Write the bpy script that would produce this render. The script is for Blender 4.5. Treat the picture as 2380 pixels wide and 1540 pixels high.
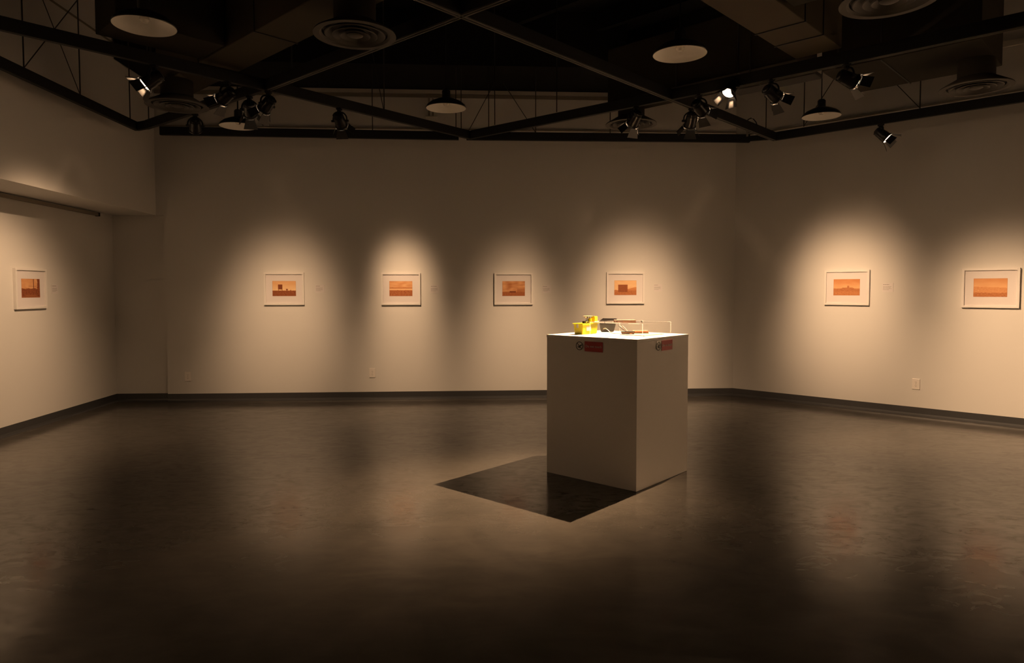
import bpy, bmesh, math, random
from mathutils import Vector, Matrix, Euler, noise
random.seed(7)
C = bpy.context.scene.collection
for o in list(bpy.data.objects): bpy.data.objects.remove(o)
PI = math.pi

# ------------------------------------------------------------------ camera
cd = bpy.data.cameras.new('camera'); cam = bpy.data.objects.new('camera', cd); C.objects.link(cam)
bpy.context.scene.camera = cam
cd.sensor_fit = 'HORIZONTAL'; cd.sensor_width = 36.0; cd.lens = 1595.4 / 2380 * 36.0
cd.shift_y = -25.77 / 2380
cd.clip_start = 0.05; cd.clip_end = 100
cam.matrix_world = Matrix.Translation((0, 0, 1.45)) @ Matrix.Rotation(PI/2 - .04523, 4, 'X') @ Matrix.Rotation(-.00134, 4, 'Z')

# ------------------------------------------------------------------ world, exposure
w = bpy.data.worlds.new('world'); bpy.context.scene.world = w; w.use_nodes = True
w.node_tree.nodes['Background'].inputs[0].default_value = (0.5, 0.36, 0.22, 1)
w.node_tree.nodes['Background'].inputs[1].default_value = 0.0
vs = bpy.context.scene.view_settings
vs.view_transform = 'Standard'; vs.look = 'None'; vs.exposure = 0.0; vs.gamma = 1.0; vs.use_curve_mapping = False
WARM = (1.0, 0.628, 0.352)
# spot table: name key -> (mount on the pipe, aim point, watts, beam spread (up, down, sideways), label, lit)
SPOTS = [
 ((-2.948, 5.592, 3.250), (-5.0, 4.9, 1.40), 420, (.18, .7, .25), 'black track spotlight with spread barn doors below the left beam, leftmost of all the spotlights', 1),
 ((-2.542, 6.015, 3.250), (-5.07, 6.75, 1.49), 340, (.22, .93, .31), 'black spotlight turned left, glaring white inner door, beside the round diffuser', 1),
 ((-2.385, 6.312, 3.250), (-2.95, 8.72, 1.13), 345, (.32, .35, .245), 'lit black spotlight hanging just above the lower left dome lamp', 1),
 ((-2.162, 6.168, 3.250), (-4.9, 7.7, 0.60), 40, (.2, .5, .25), 'black spotlight with tilted doors, right neighbour of the one above the lower left dome lamp', 1),
 ((-1.676, 6.734, 3.250), (-1.41, 9.06, 1.45), 335, (.205, .90, .155), 'lone black spotlight midway along the left diagonal beam before the back wall', 1),
 ((-3.173, 6.916, 3.250), (-4.0, 8.9, 1.2), 0, (.2, .5, .2), 'small unlit black spotlight under the round diffuser at the left corner', 0),
 ((1.175, 6.672, 3.250), (0.20, 8.70, 0.95), 395, (.355, .20, .19), 'black spotlight hanging before the small round diffuser right of centre', 1),
 ((1.740, 6.751, 3.250), (1.68, 8.68, 0.94), 515, (.475, .52, .305), 'black spotlight with wide lower doors hanging lowest at the right beam crossing', 1),
 ((1.687, 6.277, 3.250), (4.03, 8.27, 1.37), 650, (.232, .38, .204), 'black spotlight with doors turned right at the right beam crossing', 1),
 ((1.905, 6.110, 3.250), (0.73, 5.34, 1.09), 2200, (.30, .30, .30), 'black spotlight facing the pedestal with white lit lower door and bright rim arc', 1),
 ((2.160, 5.823, 3.250), (5.12, 7.07, 1.18), 735, (.21, .94, .20), 'glossy black spotlight aimed down right with a white lit V shaped door edge', 1),
 ((2.597, 5.420, 3.250), (6.70, 5.72, 1.40), 1500, (.18, .7, .26), 'black spotlight under the right beam end with bright doors both sides, before the box duct', 1),
 ((3.919, 7.387, 3.250), (6.60, 5.90, 0.30), 50, (.2, .2, .2), 'black spotlight hanging against the right wall, rightmost of all the spotlights', 1),
]

# ------------------------------------------------------------------ room axes
TH, D, XL, XR, RA = .06055, 9.1376, -5.1525, 3.018, .82318
Z = Vector((0, 0, 1))
U = Vector((math.cos(TH), math.sin(TH), 0)); N = Vector((-math.sin(TH), math.cos(TH), 0))
E = Vector((math.cos(TH-RA), math.sin(TH-RA), 0)); ER = Vector((-E.y, E.x, 0))
CR = U*XR + Vector((0, D, 0)); CL = U*XL + Vector((0, D, 0))
A_BACK, A_RIGHT, A_LEFT = TH, TH-RA, TH+PI/2
def RW(s, dR, z=0): return CR + E*s - ER*dR + Z*z          # right wall frame
def LW(s, dL, z=0): return CL - N*s + U*dL + Z*z           # left wall frame (s metres toward the camera)
def BW(s, dB, z=0): return CL + U*s - N*dB + Z*z           # back wall frame

# ------------------------------------------------------------------ materials
def mat(name, col, rough=.5, metal=0, spec=.5, emit=None, estr=0, bump=0, bscale=40, var=0, vscale=3, alpha=None):
    m = bpy.data.materials.new(name); m.use_nodes = True
    nt = m.node_tree; b = nt.nodes['Principled BSDF']
    b.inputs['Base Color'].default_value = (*col, 1); b.inputs['Roughness'].default_value = rough
    b.inputs['Metallic'].default_value = metal; b.inputs['Specular IOR Level'].default_value = spec
    if emit: b.inputs['Emission Color'].default_value = (*emit, 1); b.inputs['Emission Strength'].default_value = estr
    tc = nt.nodes.new('ShaderNodeTexCoord')
    nz = nt.nodes.new('ShaderNodeTexNoise'); nz.inputs['Scale'].default_value = vscale; nz.inputs['Detail'].default_value = 6
    nt.links.new(tc.outputs['Object'], nz.inputs['Vector'])
    if var:
        mx = nt.nodes.new('ShaderNodeMix'); mx.data_type = 'RGBA'
        mx.inputs['A'].default_value = (*[c*(1-var) for c in col], 1); mx.inputs['B'].default_value = (*[min(1, c*(1+var)) for c in col], 1)
        nt.links.new(nz.outputs['Fac'], mx.inputs['Factor']); nt.links.new(mx.outputs['Result'], b.inputs['Base Color'])
    if bump:
        n2 = nt.nodes.new('ShaderNodeTexNoise'); n2.inputs['Scale'].default_value = bscale; n2.inputs['Detail'].default_value = 4
        nt.links.new(tc.outputs['Object'], n2.inputs['Vector'])
        bp = nt.nodes.new('ShaderNodeBump'); bp.inputs['Strength'].default_value = bump; bp.inputs['Distance'].default_value = .002
        nt.links.new(n2.outputs['Fac'], bp.inputs['Height']); nt.links.new(bp.outputs['Normal'], b.inputs['Normal'])
    return m
M = {}
M['wall'] = mat('wall_paint', (.64, .62, .59), .75, var=.02, vscale=1.3, bump=.15, bscale=120, spec=.25)
M['ceiling'] = mat('ceiling_black', (.012, .012, .012), .9, spec=.1, var=.3, vscale=2)
M['base'] = mat('rubber_base', (.045, .045, .047), .38, var=.1)
M['ledge'] = mat('ledge_paint', (.22, .19, .15), .7, var=.1)
M['ledgel'] = mat('trim_paint', (.50, .46, .40), .6, var=.1)
M['black'] = mat('black_metal', (.011, .011, .011), .6, spec=.22, var=.2)
M['gloss'] = mat('gloss_black', (.010, .009, .009), .28, spec=.4, var=.2, vscale=8)
M['door'] = mat('door_black', (.018, .017, .016), .35, spec=.6, var=.1)
M['alu'] = mat('aluminium_lip', (.20, .185, .16), .5, metal=.3, var=.1)
M['ductb'] = mat('duct_shadow_paint', (.028, .024, .018), .85, var=.15, vscale=2, spec=.1)  # same duct paint darkened, shade put into the colour
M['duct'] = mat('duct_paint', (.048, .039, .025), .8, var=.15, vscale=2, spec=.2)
M['ductlit'] = mat('duct_lit_paint', (.055, .044, .028), .8, var=.12, vscale=2, spec=.2)  # same duct paint lightened, its brighter lighting put into the colour
M['diff'] = mat('diffuser_paint', (.034, .028, .02), .6, var=.1)
M['ductdark'] = mat('duct_dark', (.02, .018, .016), .8, var=.2)
M['shade_out'] = mat('shade_enamel', (.015, .015, .015), .3, var=.2)
M['shade_in'] = mat('shade_white', (.85, .83, .78), .35, var=.03)
M['bulb'] = mat('bulb_glass', (.75, .72, .66), .15, spec=.7)
M['wire'] = mat('wire_steel', (.04, .035, .03), .5, metal=.3, var=.1)
M['lens'] = mat('lamp_lens', (.9, .8, .7), .3, emit=(1, .72, .48), estr=7)
M['lensoff'] = mat('lamp_lens_off', (.10, .10, .10), .15)
M['frame'] = mat('frame_white', (.71, .68, .65), .35, var=.02)
M['mat'] = mat('mat_board', (.69, .645, .635), .9, var=.01, spec=.1)
M['plate'] = mat('outlet_plate', (.75, .70, .65), .35, var=.02)
M['slot'] = mat('outlet_slot', (.06, .05, .045), .6)
M['card'] = mat('label_card', (.66, .62, .61), .8, var=.01)
M['ink'] = mat('label_ink', (.36, .33, .31), .8)
M['ped'] = mat('pedestal_paint', (.84, .80, .75), .6, var=.03, vscale=2, bump=.1, bscale=90)
M['pedtop'] = mat('pedestal_top_paint', (.82, .79, .75), .5, var=.02)
M['red'] = mat('sign_red', (.50, .03, .03), .5, var=.04)
M['signw'] = mat('sign_white', (.74, .66, .63), .6)
M['signk'] = mat('sign_black', (.03, .025, .025), .5)
M['yellow'] = mat('yellow_plastic', (.70, .64, .01), .38, var=.05, vscale=12)
M['yellowd'] = mat('amber_plastic', (.90, .68, .01), .35, var=.05, vscale=12)
M['clear'] = mat('sticker_white', (.80, .72, .68), .5, var=.15, vscale=60)
M['darkk'] = mat('dark_plastic', (.03, .025, .025), .4, var=.1)
M['grey'] = mat('grey_slate', (.048, .047, .044), .7, var=.25, vscale=30)
M['lid'] = mat('black_lid', (.011, .009, .009), .45, var=.3, vscale=20)
M['pink'] = mat('pink_block', (.42, .25, .19), .7, var=.08, vscale=14)
M['copper'] = mat('copper_block', (.52, .29, .18), .5, var=.12, vscale=14)
M['board'] = mat('wood_board', (.62, .42, .27), .6, var=.15, vscale=10)
M['wh'] = mat('white_cable', (.80, .76, .72), .4)
M['brass'] = mat('brass_disc', (.62, .45, .26), .4, metal=.5, var=.1)
M['steel'] = mat('steel', (.85, .83, .80), .2, metal=0)
M['paper'] = mat('paper_sheet', (.78, .66, .62), .8, var=.05)

def floor_mat():
    m = bpy.data.materials.new('polished_concrete'); m.use_nodes = True; nt = m.node_tree; b = nt.nodes['Principled BSDF']
    tc = nt.nodes.new('ShaderNodeTexCoord'); L = nt.links.new
    def nz(s, d, dist=0, vec=None):
        n = nt.nodes.new('ShaderNodeTexNoise'); n.inputs['Scale'].default_value = s; n.inputs['Detail'].default_value = d; n.inputs['Distortion'].default_value = dist
        L(vec or tc.outputs['Object'], n.inputs['Vector']); return n
    mp = nt.nodes.new('ShaderNodeMapping'); mp.inputs['Scale'].default_value = (1, 2.1, 1); mp.inputs['Rotation'].default_value = (0, 0, .5); L(tc.outputs['Object'], mp.inputs[0])
    a = nz(1.1, 8, 1.5); c = nz(2.6, 7, 1.6, mp.outputs[0])
    r = nt.nodes.new('ShaderNodeValToRGB'); L(a.outputs['Fac'], r.inputs[0])
    r.color_ramp.elements[0].position = .30; r.color_ramp.elements[0].color = (.058, .053, .046, 1)
    r.color_ramp.elements[1].position = .70; r.color_ramp.elements[1].color = (.086, .077, .066, 1)
    mx = nt.nodes.new('ShaderNodeMix'); mx.data_type = 'RGBA'; mx.blend_type = 'MULTIPLY'; mx.inputs['Factor'].default_value = 1
    r2 = nt.nodes.new('ShaderNodeValToRGB'); L(c.outputs['Fac'], r2.inputs[0])
    r2.color_ramp.elements[0].position = .3; r2.color_ramp.elements[0].color = (.90, .90, .90, 1)
    r2.color_ramp.elements[1].position = .68; r2.color_ramp.elements[1].color = (1.06, 1.05, 1.03, 1)
    L(r.outputs[0], mx.inputs['A']); L(r2.outputs[0], mx.inputs['B']); L(mx.outputs['Result'], b.inputs['Base Color'])
    mr = nt.nodes.new('ShaderNodeMapRange'); L(c.outputs['Fac'], mr.inputs[0]); mr.inputs[1].default_value = .3; mr.inputs[2].default_value = .7; mr.inputs[3].default_value = .12; mr.inputs[4].default_value = .215
    L(mr.outputs[0], b.inputs['Roughness'])
    mp2 = nt.nodes.new('ShaderNodeMapping'); mp2.inputs['Scale'].default_value = (1, 1.7, 1); mp2.inputs['Rotation'].default_value = (0, 0, -.25); L(tc.outputs['Object'], mp2.inputs[0])
    st = nz(5.5, 9, 1.9, mp2.outputs[0]); st.inputs['Roughness'].default_value = .62
    ms = nt.nodes.new('ShaderNodeMapRange'); L(st.outputs['Fac'], ms.inputs[0]); ms.inputs[1].default_value = .36; ms.inputs[2].default_value = .66; ms.inputs[3].default_value = .16; ms.inputs[4].default_value = .44
    L(ms.outputs[0], b.inputs['Specular IOR Level'])
    d = nz(9, 5, 1.0); bp = nt.nodes.new('ShaderNodeBump'); bp.inputs['Strength'].default_value = .02; bp.inputs['Distance'].default_value = .006
    L(d.outputs['Fac'], bp.inputs['Height']); L(bp.outputs['Normal'], b.inputs['Normal'])
    return m
M['floor'] = floor_mat()
def clear_mat(name, tint, fac, rough=.02):
    m = bpy.data.materials.new(name); m.use_nodes = True; nt = m.node_tree; nt.nodes.clear(); L = nt.links.new
    out = nt.nodes.new('ShaderNodeOutputMaterial'); t = nt.nodes.new('ShaderNodeBsdfTransparent'); g = nt.nodes.new('ShaderNodeBsdfGlossy')
    t.inputs[0].default_value = (*tint, 1); g.inputs['Roughness'].default_value = rough
    f = nt.nodes.new('ShaderNodeFresnel'); f.inputs[0].default_value = 1.45
    k = nt.nodes.new('ShaderNodeMath'); k.operation = 'MULTIPLY'; k.inputs[1].default_value = fac; gm = nt.nodes.new('ShaderNodeNewGeometry'); inv = nt.nodes.new('ShaderNodeMath'); inv.operation = 'SUBTRACT'; inv.inputs[0].default_value = 1.0; L(gm.outputs['Backfacing'], inv.inputs[1])
    k0 = nt.nodes.new('ShaderNodeMath'); k0.operation = 'MULTIPLY'; L(f.outputs[0], k0.inputs[0]); L(inv.outputs[0], k0.inputs[1]); L(k0.outputs[0], k.inputs[0])
    x = nt.nodes.new('ShaderNodeMixShader'); L(k.outputs[0], x.inputs[0]); L(t.outputs[0], x.inputs[1]); L(g.outputs[0], x.inputs[2]); L(x.outputs[0], out.inputs[0])
    return m
M['glass'] = clear_mat('picture_glass', (1, 1, 1), .8)
M['acrylic'] = clear_mat('acrylic', (.99, .99, .985), .7)
def edge_mat():
    m = bpy.data.materials.new('acrylic_edge'); m.use_nodes = True; nt = m.node_tree; nt.nodes.clear(); L = nt.links.new
    out = nt.nodes.new('ShaderNodeOutputMaterial'); t = nt.nodes.new('ShaderNodeBsdfTransparent'); d = nt.nodes.new('ShaderNodeBsdfTranslucent')
    d.inputs[0].default_value = (.95, .93, .90, 1); x = nt.nodes.new('ShaderNodeMixShader'); x.inputs[0].default_value = .22
    L(t.outputs[0], x.inputs[1]); L(d.outputs[0], x.inputs[2]); L(x.outputs[0], out.inputs[0]); return m
M['edge'] = edge_mat()

# ------------------------------------------------------------------ mesh helpers
class MB:
    def __init__(s): s.bm = bmesh.new()
    def box(s, c, size, rot=None, bev=0):
        mt = Matrix.Translation(Vector(c)) @ (rot.to_4x4() if rot else Matrix()) @ Matrix.Diagonal((*size, 1))
        r = bmesh.ops.create_cube(s.bm, size=1, matrix=mt)
        if bev:
            es = list({e for v in r['verts'] for e in v.link_edges})
            bmesh.ops.bevel(s.bm, geom=es, offset=bev, segments=2, profile=.5, affect='EDGES')
        return s
    def bar(s, a, b, w, h, bev=0, up=Z):
        a, b = Vector(a), Vector(b); d = (b-a); L = d.length; d.normalize()
        x = d.cross(up).normalized(); z = x.cross(d)
        R = Matrix((x, d, z)).transposed()
        return s.box((a+b)/2, (w, L, h), R, bev)
    def tube(s, pts, r, seg=8, cap=True):
        pts = [Vector(p) for p in pts]; rings = []
        rr = r if isinstance(r, (list, tuple)) else [r]*len(pts)
        up = Z if abs((pts[1]-pts[0]).normalized().z) < .9 else Vector((1, 0, 0))
        for i, p in enumerate(pts):
            d = (pts[min(i+1, len(pts)-1)] - pts[max(i-1, 0)]).normalized()
            x = d.cross(up).normalized(); y = x.cross(d)
            rings.append([s.bm.verts.new(p + (x*math.cos(2*PI*k/seg) + y*math.sin(2*PI*k/seg))*rr[i]) for k in range(seg)])
        for a, b in zip(rings, rings[1:]):
            for k in range(seg): s.bm.faces.new((a[k], a[(k+1) % seg], b[(k+1) % seg], b[k]))
        if cap: s.bm.faces.new(rings[0][::-1]); s.bm.faces.new(rings[-1])
        return s
    def lathe(s, prof, seg=32, mt=None, close=False):
        mt = mt or Matrix(); rings = []
        for r, z in prof:
            if r < 1e-5: rings.append([s.bm.verts.new(mt @ Vector((0, 0, z)))])
            else: rings.append([s.bm.verts.new(mt @ Vector((r*math.cos(2*PI*k/seg), r*math.sin(2*PI*k/seg), z))) for k in range(seg)])
        pr = list(zip(rings, rings[1:])) + ([(rings[-1], rings[0])] if close else [])
        for a, b in pr:
            for k in range(seg):
                k2 = (k+1) % seg
                f = [a[k % len(a)], a[k2 % len(a)], b[k2 % len(b)], b[k % len(b)]]
                u = []
                for v in f:
                    if v not in u: u.append(v)
                if len(u) > 2: s.bm.faces.new(u)
        return s
    def poly(s, pts, th, nrm):
        nrm = Vector(nrm); a = [s.bm.verts.new(Vector(p)) for p in pts]; b = [s.bm.verts.new(Vector(p)+nrm*th) for p in pts]
        s.bm.faces.new(a); s.bm.faces.new(b[::-1]); n = len(pts)
        for k in range(n): s.bm.faces.new((a[k], b[k], b[(k+1) % n], a[(k+1) % n]))
        return s
    def build(s, name, m, parent=None, smooth=False, **kw):
        bmesh.ops.recalc_face_normals(s.bm, faces=s.bm.faces)
        me = bpy.data.meshes.new(name); s.bm.to_mesh(me); s.bm.free()
        me.materials.append(m)
        if smooth:
            me.polygons.foreach_set('use_smooth', [True]*len(me.polygons))
            try: me.set_sharp_from_angle(angle=math.radians(35))
            except Exception: pass
        o = bpy.data.objects.new(name, me); C.objects.link(o); o.parent = parent
        for k, v in kw.items(): o[k] = v
        return o
def thing(name, label, cat, loc=(0, 0, 0), rz=0, group=None, rot=None):
    o = bpy.data.objects.new(name, None); C.objects.link(o); o.empty_display_size = .1
    o.location = loc; o.rotation_euler = rot if rot else (0, 0, rz)
    o['label'] = label; o['category'] = cat
    if group: o['group'] = group
    return o
def struct(o): o['kind'] = 'structure'; return o

# ------------------------------------------------------------------ room shell
ZC = 4.69
RL = 6.2                                   # right wall length
P_RE = CR + E*RL
BACKY = -3.0
LF = (CL.y - BACKY)/N.y
P_LF = CL - N*LF
fl = [P_LF, CL + N*.3 - U*.3, CR + N*.5, P_RE + E*.3 + ER*.3, Vector((P_RE.x+.3, BACKY-.2, 0)), Vector((P_LF.x-.3, BACKY-.2, 0))]
struct(MB().poly([Vector((p.x, p.y, 0)) for p in fl], .15, -Z).build('floor', M['floor']))
cm = MB().poly([Vector((p.x, p.y, ZC)) for p in fl], .2, Z)
for k in range(14):                         # dark joists under the deck
    cm.bar(RW(-4.5, .6+k*.8, ZC-.11), RW(6.5, .6+k*.8, ZC-.11), .07, .22)
struct(cm.build('ceiling', M['ceiling']))
def wallseg(name, a, b, out, z0, z1, th=.2):
    a, b = Vector((a.x, a.y, 0)), Vector((b.x, b.y, 0))
    return struct(MB().poly([a+Z*z0, b+Z*z0, b+Z*z1, a+Z*z1], th, out).build(name, M['wall']))
ZL = 3.535; REC = .03                      # drywall stops here, the old wall goes on above, set back
COL = .672                                 # step in the back wall near the left corner
wb = MB()
wb.poly([BW(COL, 0), CR.copy(), CR+Z*ZL, BW(COL, 0, ZL)], .25, N)
wb.poly([BW(-.1, .0)+N*.06, BW(COL+.02, 0)+N*.06, BW(COL+.02, 0, 2.5)+N*.06, BW(-.1, 0, 2.5)+N*.06], .19, N)
wb.poly([BW(.5, 0, 2.406), BW(COL, 0, 2.406), BW(COL, 0, ZL), BW(.5, 0, ZL)], .25, N)
wb.poly([BW(-.1, -REC, ZL), CR+N*REC+Z*ZL+U*.05, CR+N*REC+Z*ZC+U*.05, BW(-.1, -REC, ZC)], .2, N)
struct(wb.build('wall_back', M['wall']))
wr = MB()
wr.poly([CR.copy(), P_RE.copy(), P_RE+Z*(ZL-.05), CR+Z*(ZL-.05)], .25, ER)
wr.poly([CR+ER*REC+Z*(ZL-.05)-E*.05, P_RE+ER*REC+Z*(ZL-.05), P_RE+ER*REC+Z*ZC, CR+ER*REC+Z*ZC-E*.05], .2, ER)
struct(wr.build('wall_right', M['wall']))
wl = MB()
wl.poly([CL+N*.1, P_LF, P_LF+Z*2.6, CL+N*.1+Z*2.6], .25, -U)
struct(wl.build('wall_left', M['wall']))
BK = .577                                  # bulkhead face over the left wall
wu = MB()
wu.poly([LW(-.02, 0, 2.405), LW(LF, 0, 2.405), LW(LF, BK, 2.405), LW(-.02, BK, 2.405)], ZC-2.405, Z)
struct(wu.build('wall_left_upper', M['wall']))
struct(MB().poly([P_RE.copy(), Vector((P_RE.x, BACKY, 0)), Vector((P_RE.x, BACKY, ZC)), P_RE+Z*ZC], .2, Vector((1, 0, 0))).build('wall_right_far', M['wall']))
struct(MB().poly([Vector((P_LF.x, BACKY, 0)), Vector((P_RE.x, BACKY, 0)), Vector((P_RE.x, BACKY, ZC)), Vector((P_LF.x, BACKY, ZC))], .2, Vector((0, -1, 0))).build('wall_front', M['wall']))
# soffit hiding the deck along the back wall
so = MB().poly([BW(.6, -.02, 4.05), BW(6.45, -.02, 4.05), BW(6.45, 1.0, 4.05), BW(.6, 1.0, 4.05)], ZC-4.05, Z)
struct(so.build('trim_1', M['ceiling'])); 
def strip(name, a, b, out, z0, z1, th, m):
    return struct(MB().poly([a+Z*z0, b+Z*z0, b+Z*z1, a+Z*z1], th, -out).build(name, m))
strip('trim_2', BW(.6, 0), BW(6.45, 0), N, 3.992, 4.04, .03, M['ledgel'])
strip('trim_3', BW(.6, 0), BW(6.45, 0), N, 3.945, 3.985, .022, M['ledge'])
strip('trim_4', BW(.6, 0), CR.copy(), N, 3.535, 3.55, .012, M['ledge'])
strip('trim_5', CR.copy(), P_RE.copy(), ER, 3.485, 3.50, .012, M['ledge'])
strip('trim_6', CR+E*2.2, P_RE.copy(), ER, 3.96, 4.02, .03, M['ledgel'])
strip('trim_7', LW(.2, BK), LW(6, BK), -U, 4.225, 4.24, .015, M['ledge'])
# rubber cove base
def cove(name, a, b, out):
    a, b = Vector((a.x, a.y, 0)), Vector((b.x, b.y, 0)); o = -out
    pr = [(0, .1), (.004, .1), (.005, .03), (.009, .014), (.02, .004), (.03, 0), (0, 0)]
    m = MB(); va = [m.bm.verts.new(a+o*x+Z*z) for x, z in pr]; vb = [m.bm.verts.new(b+o*x+Z*z) for x, z in pr]; n = len(pr)
    for k in range(n): m.bm.faces.new((va[k], va[(k+1) % n], vb[(k+1) % n], vb[k]))
    m.bm.faces.new(va); m.bm.faces.new(vb[::-1])
    return struct(m.build(name, M['base']))
cove('baseboard_back', BW(COL, 0), CR.copy(), N)
cove('baseboard_back_left', BW(0, -.06), BW(COL, -.06), N)
cove('baseboard_right', CR.copy(), P_RE.copy(), ER)
cove('baseboard_left', CL+N*.06, P_LF, -U)

# ------------------------------------------------------------------ spotlights
BEAMS = []
def beam_profile(ld, s_up, s_dn, s_side, ring_k=.055):
    """photometric curve of the reflector: soft bell, cut shorter at the top and sides by the barn doors"""
    ld.use_nodes = True; nt = ld.node_tree; L = nt.links.new
    em = nt.nodes['Emission']; tc = nt.nodes.new('ShaderNodeTexCoord'); sp = nt.nodes.new('ShaderNodeSeparateXYZ'); L(tc.outputs['Normal'], sp.inputs[0])
    def m(op, a, b=None):
        n = nt.nodes.new('ShaderNodeMath'); n.operation = op
        for k, v in enumerate((a, b)):
            if v is None: continue
            if isinstance(v, (int, float)): n.inputs[k].default_value = v
            else: L(v, n.inputs[k])
        return n.outputs[0]
    az = m('MAXIMUM', m('ABSOLUTE', sp.outputs[2]), .01)
    y = m('DIVIDE', sp.outputs[1], az)
    flare = m('ADD', m('MULTIPLY', m('MAXIMUM', m('MULTIPLY', y, -1.0), 0.0), .9 if s_up != .30 else 0.0), 1.0)
    x = m('DIVIDE', m('DIVIDE', m('DIVIDE', sp.outputs[0], az), s_side), flare)
    yu = m('DIVIDE', m('MAXIMUM', y, 0.0), s_up); yd = m('DIVIDE', m('MINIMUM', y, 0.0), s_dn)
    r2 = m('ADD', m('MULTIPLY', x, x), m('ADD', m('MULTIPLY', yu, yu), m('MULTIPLY', yd, yd)))
    core = m('EXPONENT', m('MULTIPLY', m('POWER', r2, 1.4), -1.3)); tail = m('MULTIPLY', m('EXPONENT', m('MULTIPLY', r2, -.15)), .010)
    ax_ = m('ABSOLUTE', m('DIVIDE', sp.outputs[0], az)); ay_ = m('ABSOLUTE', y); hi = m('MAXIMUM', ax_, ay_)
    ring = m('MULTIPLY', m('MINIMUM', m('MAXIMUM', m('MULTIPLY', m('SUBTRACT', hi, 1.75), 3.0), 0.0), 1.0), ring_k)
    ring = m('MULTIPLY', ring, m('LESS_THAN', m('DIVIDE', m('MINIMUM', ax_, ay_), hi), .24))     # lobe added to the beam to brighten the four door leaves
    L(m('ADD', m('ADD', core, tail), ring), em.inputs['Strength'])
def make_spot(i, mount, aim, watts, spread, label, on):
    mount = Vector(mount); aim = Vector(aim); best = None
    for a, b in BEAMS:                         # clamp sits on the nearest beam
        a2, b2, m2 = a.xy, b.xy, mount.xy; k = max(0, min(1, (m2-a2).dot(b2-a2)/(b2-a2).length_squared)); q_ = a2.lerp(b2, k)
        if best is None or (q_-m2).length < best[0]: best = ((q_-m2).length, q_)
    mount = Vector((best[1].x, best[1].y, ZP))
    t = thing('track_spotlight', label, 'spotlight', mount, 0, 'track spotlights on the lighting beams')
    d = (aim - (mount - Z*.15)).normalized()
    hz = Vector((d.x, d.y, 0)).normalized(); side = Z.cross(hz)
    piv = Vector((0, 0, -.165)) + hz*.02
    if i == 9: piv = Vector((1.87, 6.04, 3.13)) - d*.084 - mount
    # clamp on the pipe
    MB().box((0, 0, -.055), (.05, .05, .02), bev=.004).box((0, 0, -.07), (.034, .034, .03), bev=.004).build('clamp', M['black'], t)
    # yoke: U strap
    y = MB(); pts = []
    for k in range(13):
        a = PI*k/12; pts.append(piv + side*.068*math.cos(a) + Z*(.018+.066*math.sin(a)))
    y.tube([piv+side*.068-Z*.01]+pts+[piv-side*.068-Z*.01], .0075, 6)
    y.tube([Vector((0, 0, -.08)), piv+Z*.084], .009, 8)
    y.build('yoke', M['black'], t, True)
    x = side; zz = d; yy = zz.cross(x)
    R = Matrix((x, yy, zz)).transposed().to_4x4(); T = Matrix.Translation(piv) @ R
    h = MB().lathe([(0, -.092), (.030, -.090), (.040, -.080), (.042, -.055), (.050, -.05), (.052, -.01), (.055, 0), (.055, .05), (.058, .052), (.058, .060), (.053, .060), (.0525, .040), (0, .038)], 28, T)
    for k in range(4): h.lathe([(.043, -.078+k*.012), (.049, -.078+k*.012), (.049, -.073+k*.012), (.043, -.073+k*.012)], 28, T, close=True)
    h.build('housing', M['gloss'], t, True)
    MB().lathe([(.0585, .046), (.062, .047), (.062, .056), (.0585, .057)], 28, T, close=True).build('front_ring', M['gloss'], t, True)
    for s_ in (-1, 1): MB().tube([piv+side*s_*.055, piv+side*s_*.085], .011, 10).build('knob', M['black'], t, True)
    MB().lathe([(0, .044), (.051, .046), (.051, .060), (.040, .068), (.022, .073), (0, .074)], 24, T).build('lens', M['lens'] if on else M['lensoff'], t)
    # four barn doors
    L, w0, w1 = .082, .040, .062
    for k in range(4 if on else 0):
        if i in (0, 3): op = (.55, .6, .60, .6)[k]
        elif i == 9: op = (.55, .55, .5, .55)[k]
        else: op = (.5, .6, .55, .6)[k]
        ax = Matrix.Rotation(k*PI/2, 4, 'Z')
        ww = w1 if k % 2 == 0 else .045
        HZ_ = .071; pts = [Vector((-w0, -.058, HZ_)), Vector((w0, -.058, HZ_)), Vector((ww, -.058-L*math.sin(op), HZ_+L*math.cos(op))), Vector((-ww, -.058-L*math.sin(op), HZ_+L*math.cos(op)))]
        nn = (pts[1]-pts[0]).cross(pts[2]-pts[0]).normalized()
        mtx = T @ ax
        fl_ = MB().poly([mtx @ p for p in pts], .0018, (mtx.to_3x3() @ nn))
        fl_.tube([mtx @ Vector((-w0, -.059, HZ_-.001)), mtx @ Vector((w0, -.059, HZ_-.001))], .003, 6)
        for s_ in (-1, 1): fl_.bar(mtx @ Vector((s_*w0*.9, -.058, .056)), mtx @ Vector((s_*w0*.9, -.059, HZ_)), .006, .003, up=(mtx.to_3x3() @ Vector((0, 1, 0))))
        fl_.build('barn_door', M['door'], t)
    if watts:
        ld = bpy.data.lights.new('spot_bulb', 'SPOT'); ld.energy = watts*1.17; ld.color = WARM; ld.spot_size = math.radians(168); ld.spot_blend = .1
        ld.shadow_soft_size = .008; beam_profile(ld, *spread, ring_k=0.0 if i in (12, 20, 21, 22, 23) else (.008 if i in (9, 11) else .055*min(1, 450/watts)))
        lo = bpy.data.objects.new('bulb_light', ld); C.objects.link(lo); lo.parent = t
        lo.matrix_local = Matrix.Translation(piv + d*.084) @ (-d).to_track_quat('Z', 'Y').to_matrix().to_4x4()
    return t

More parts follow.
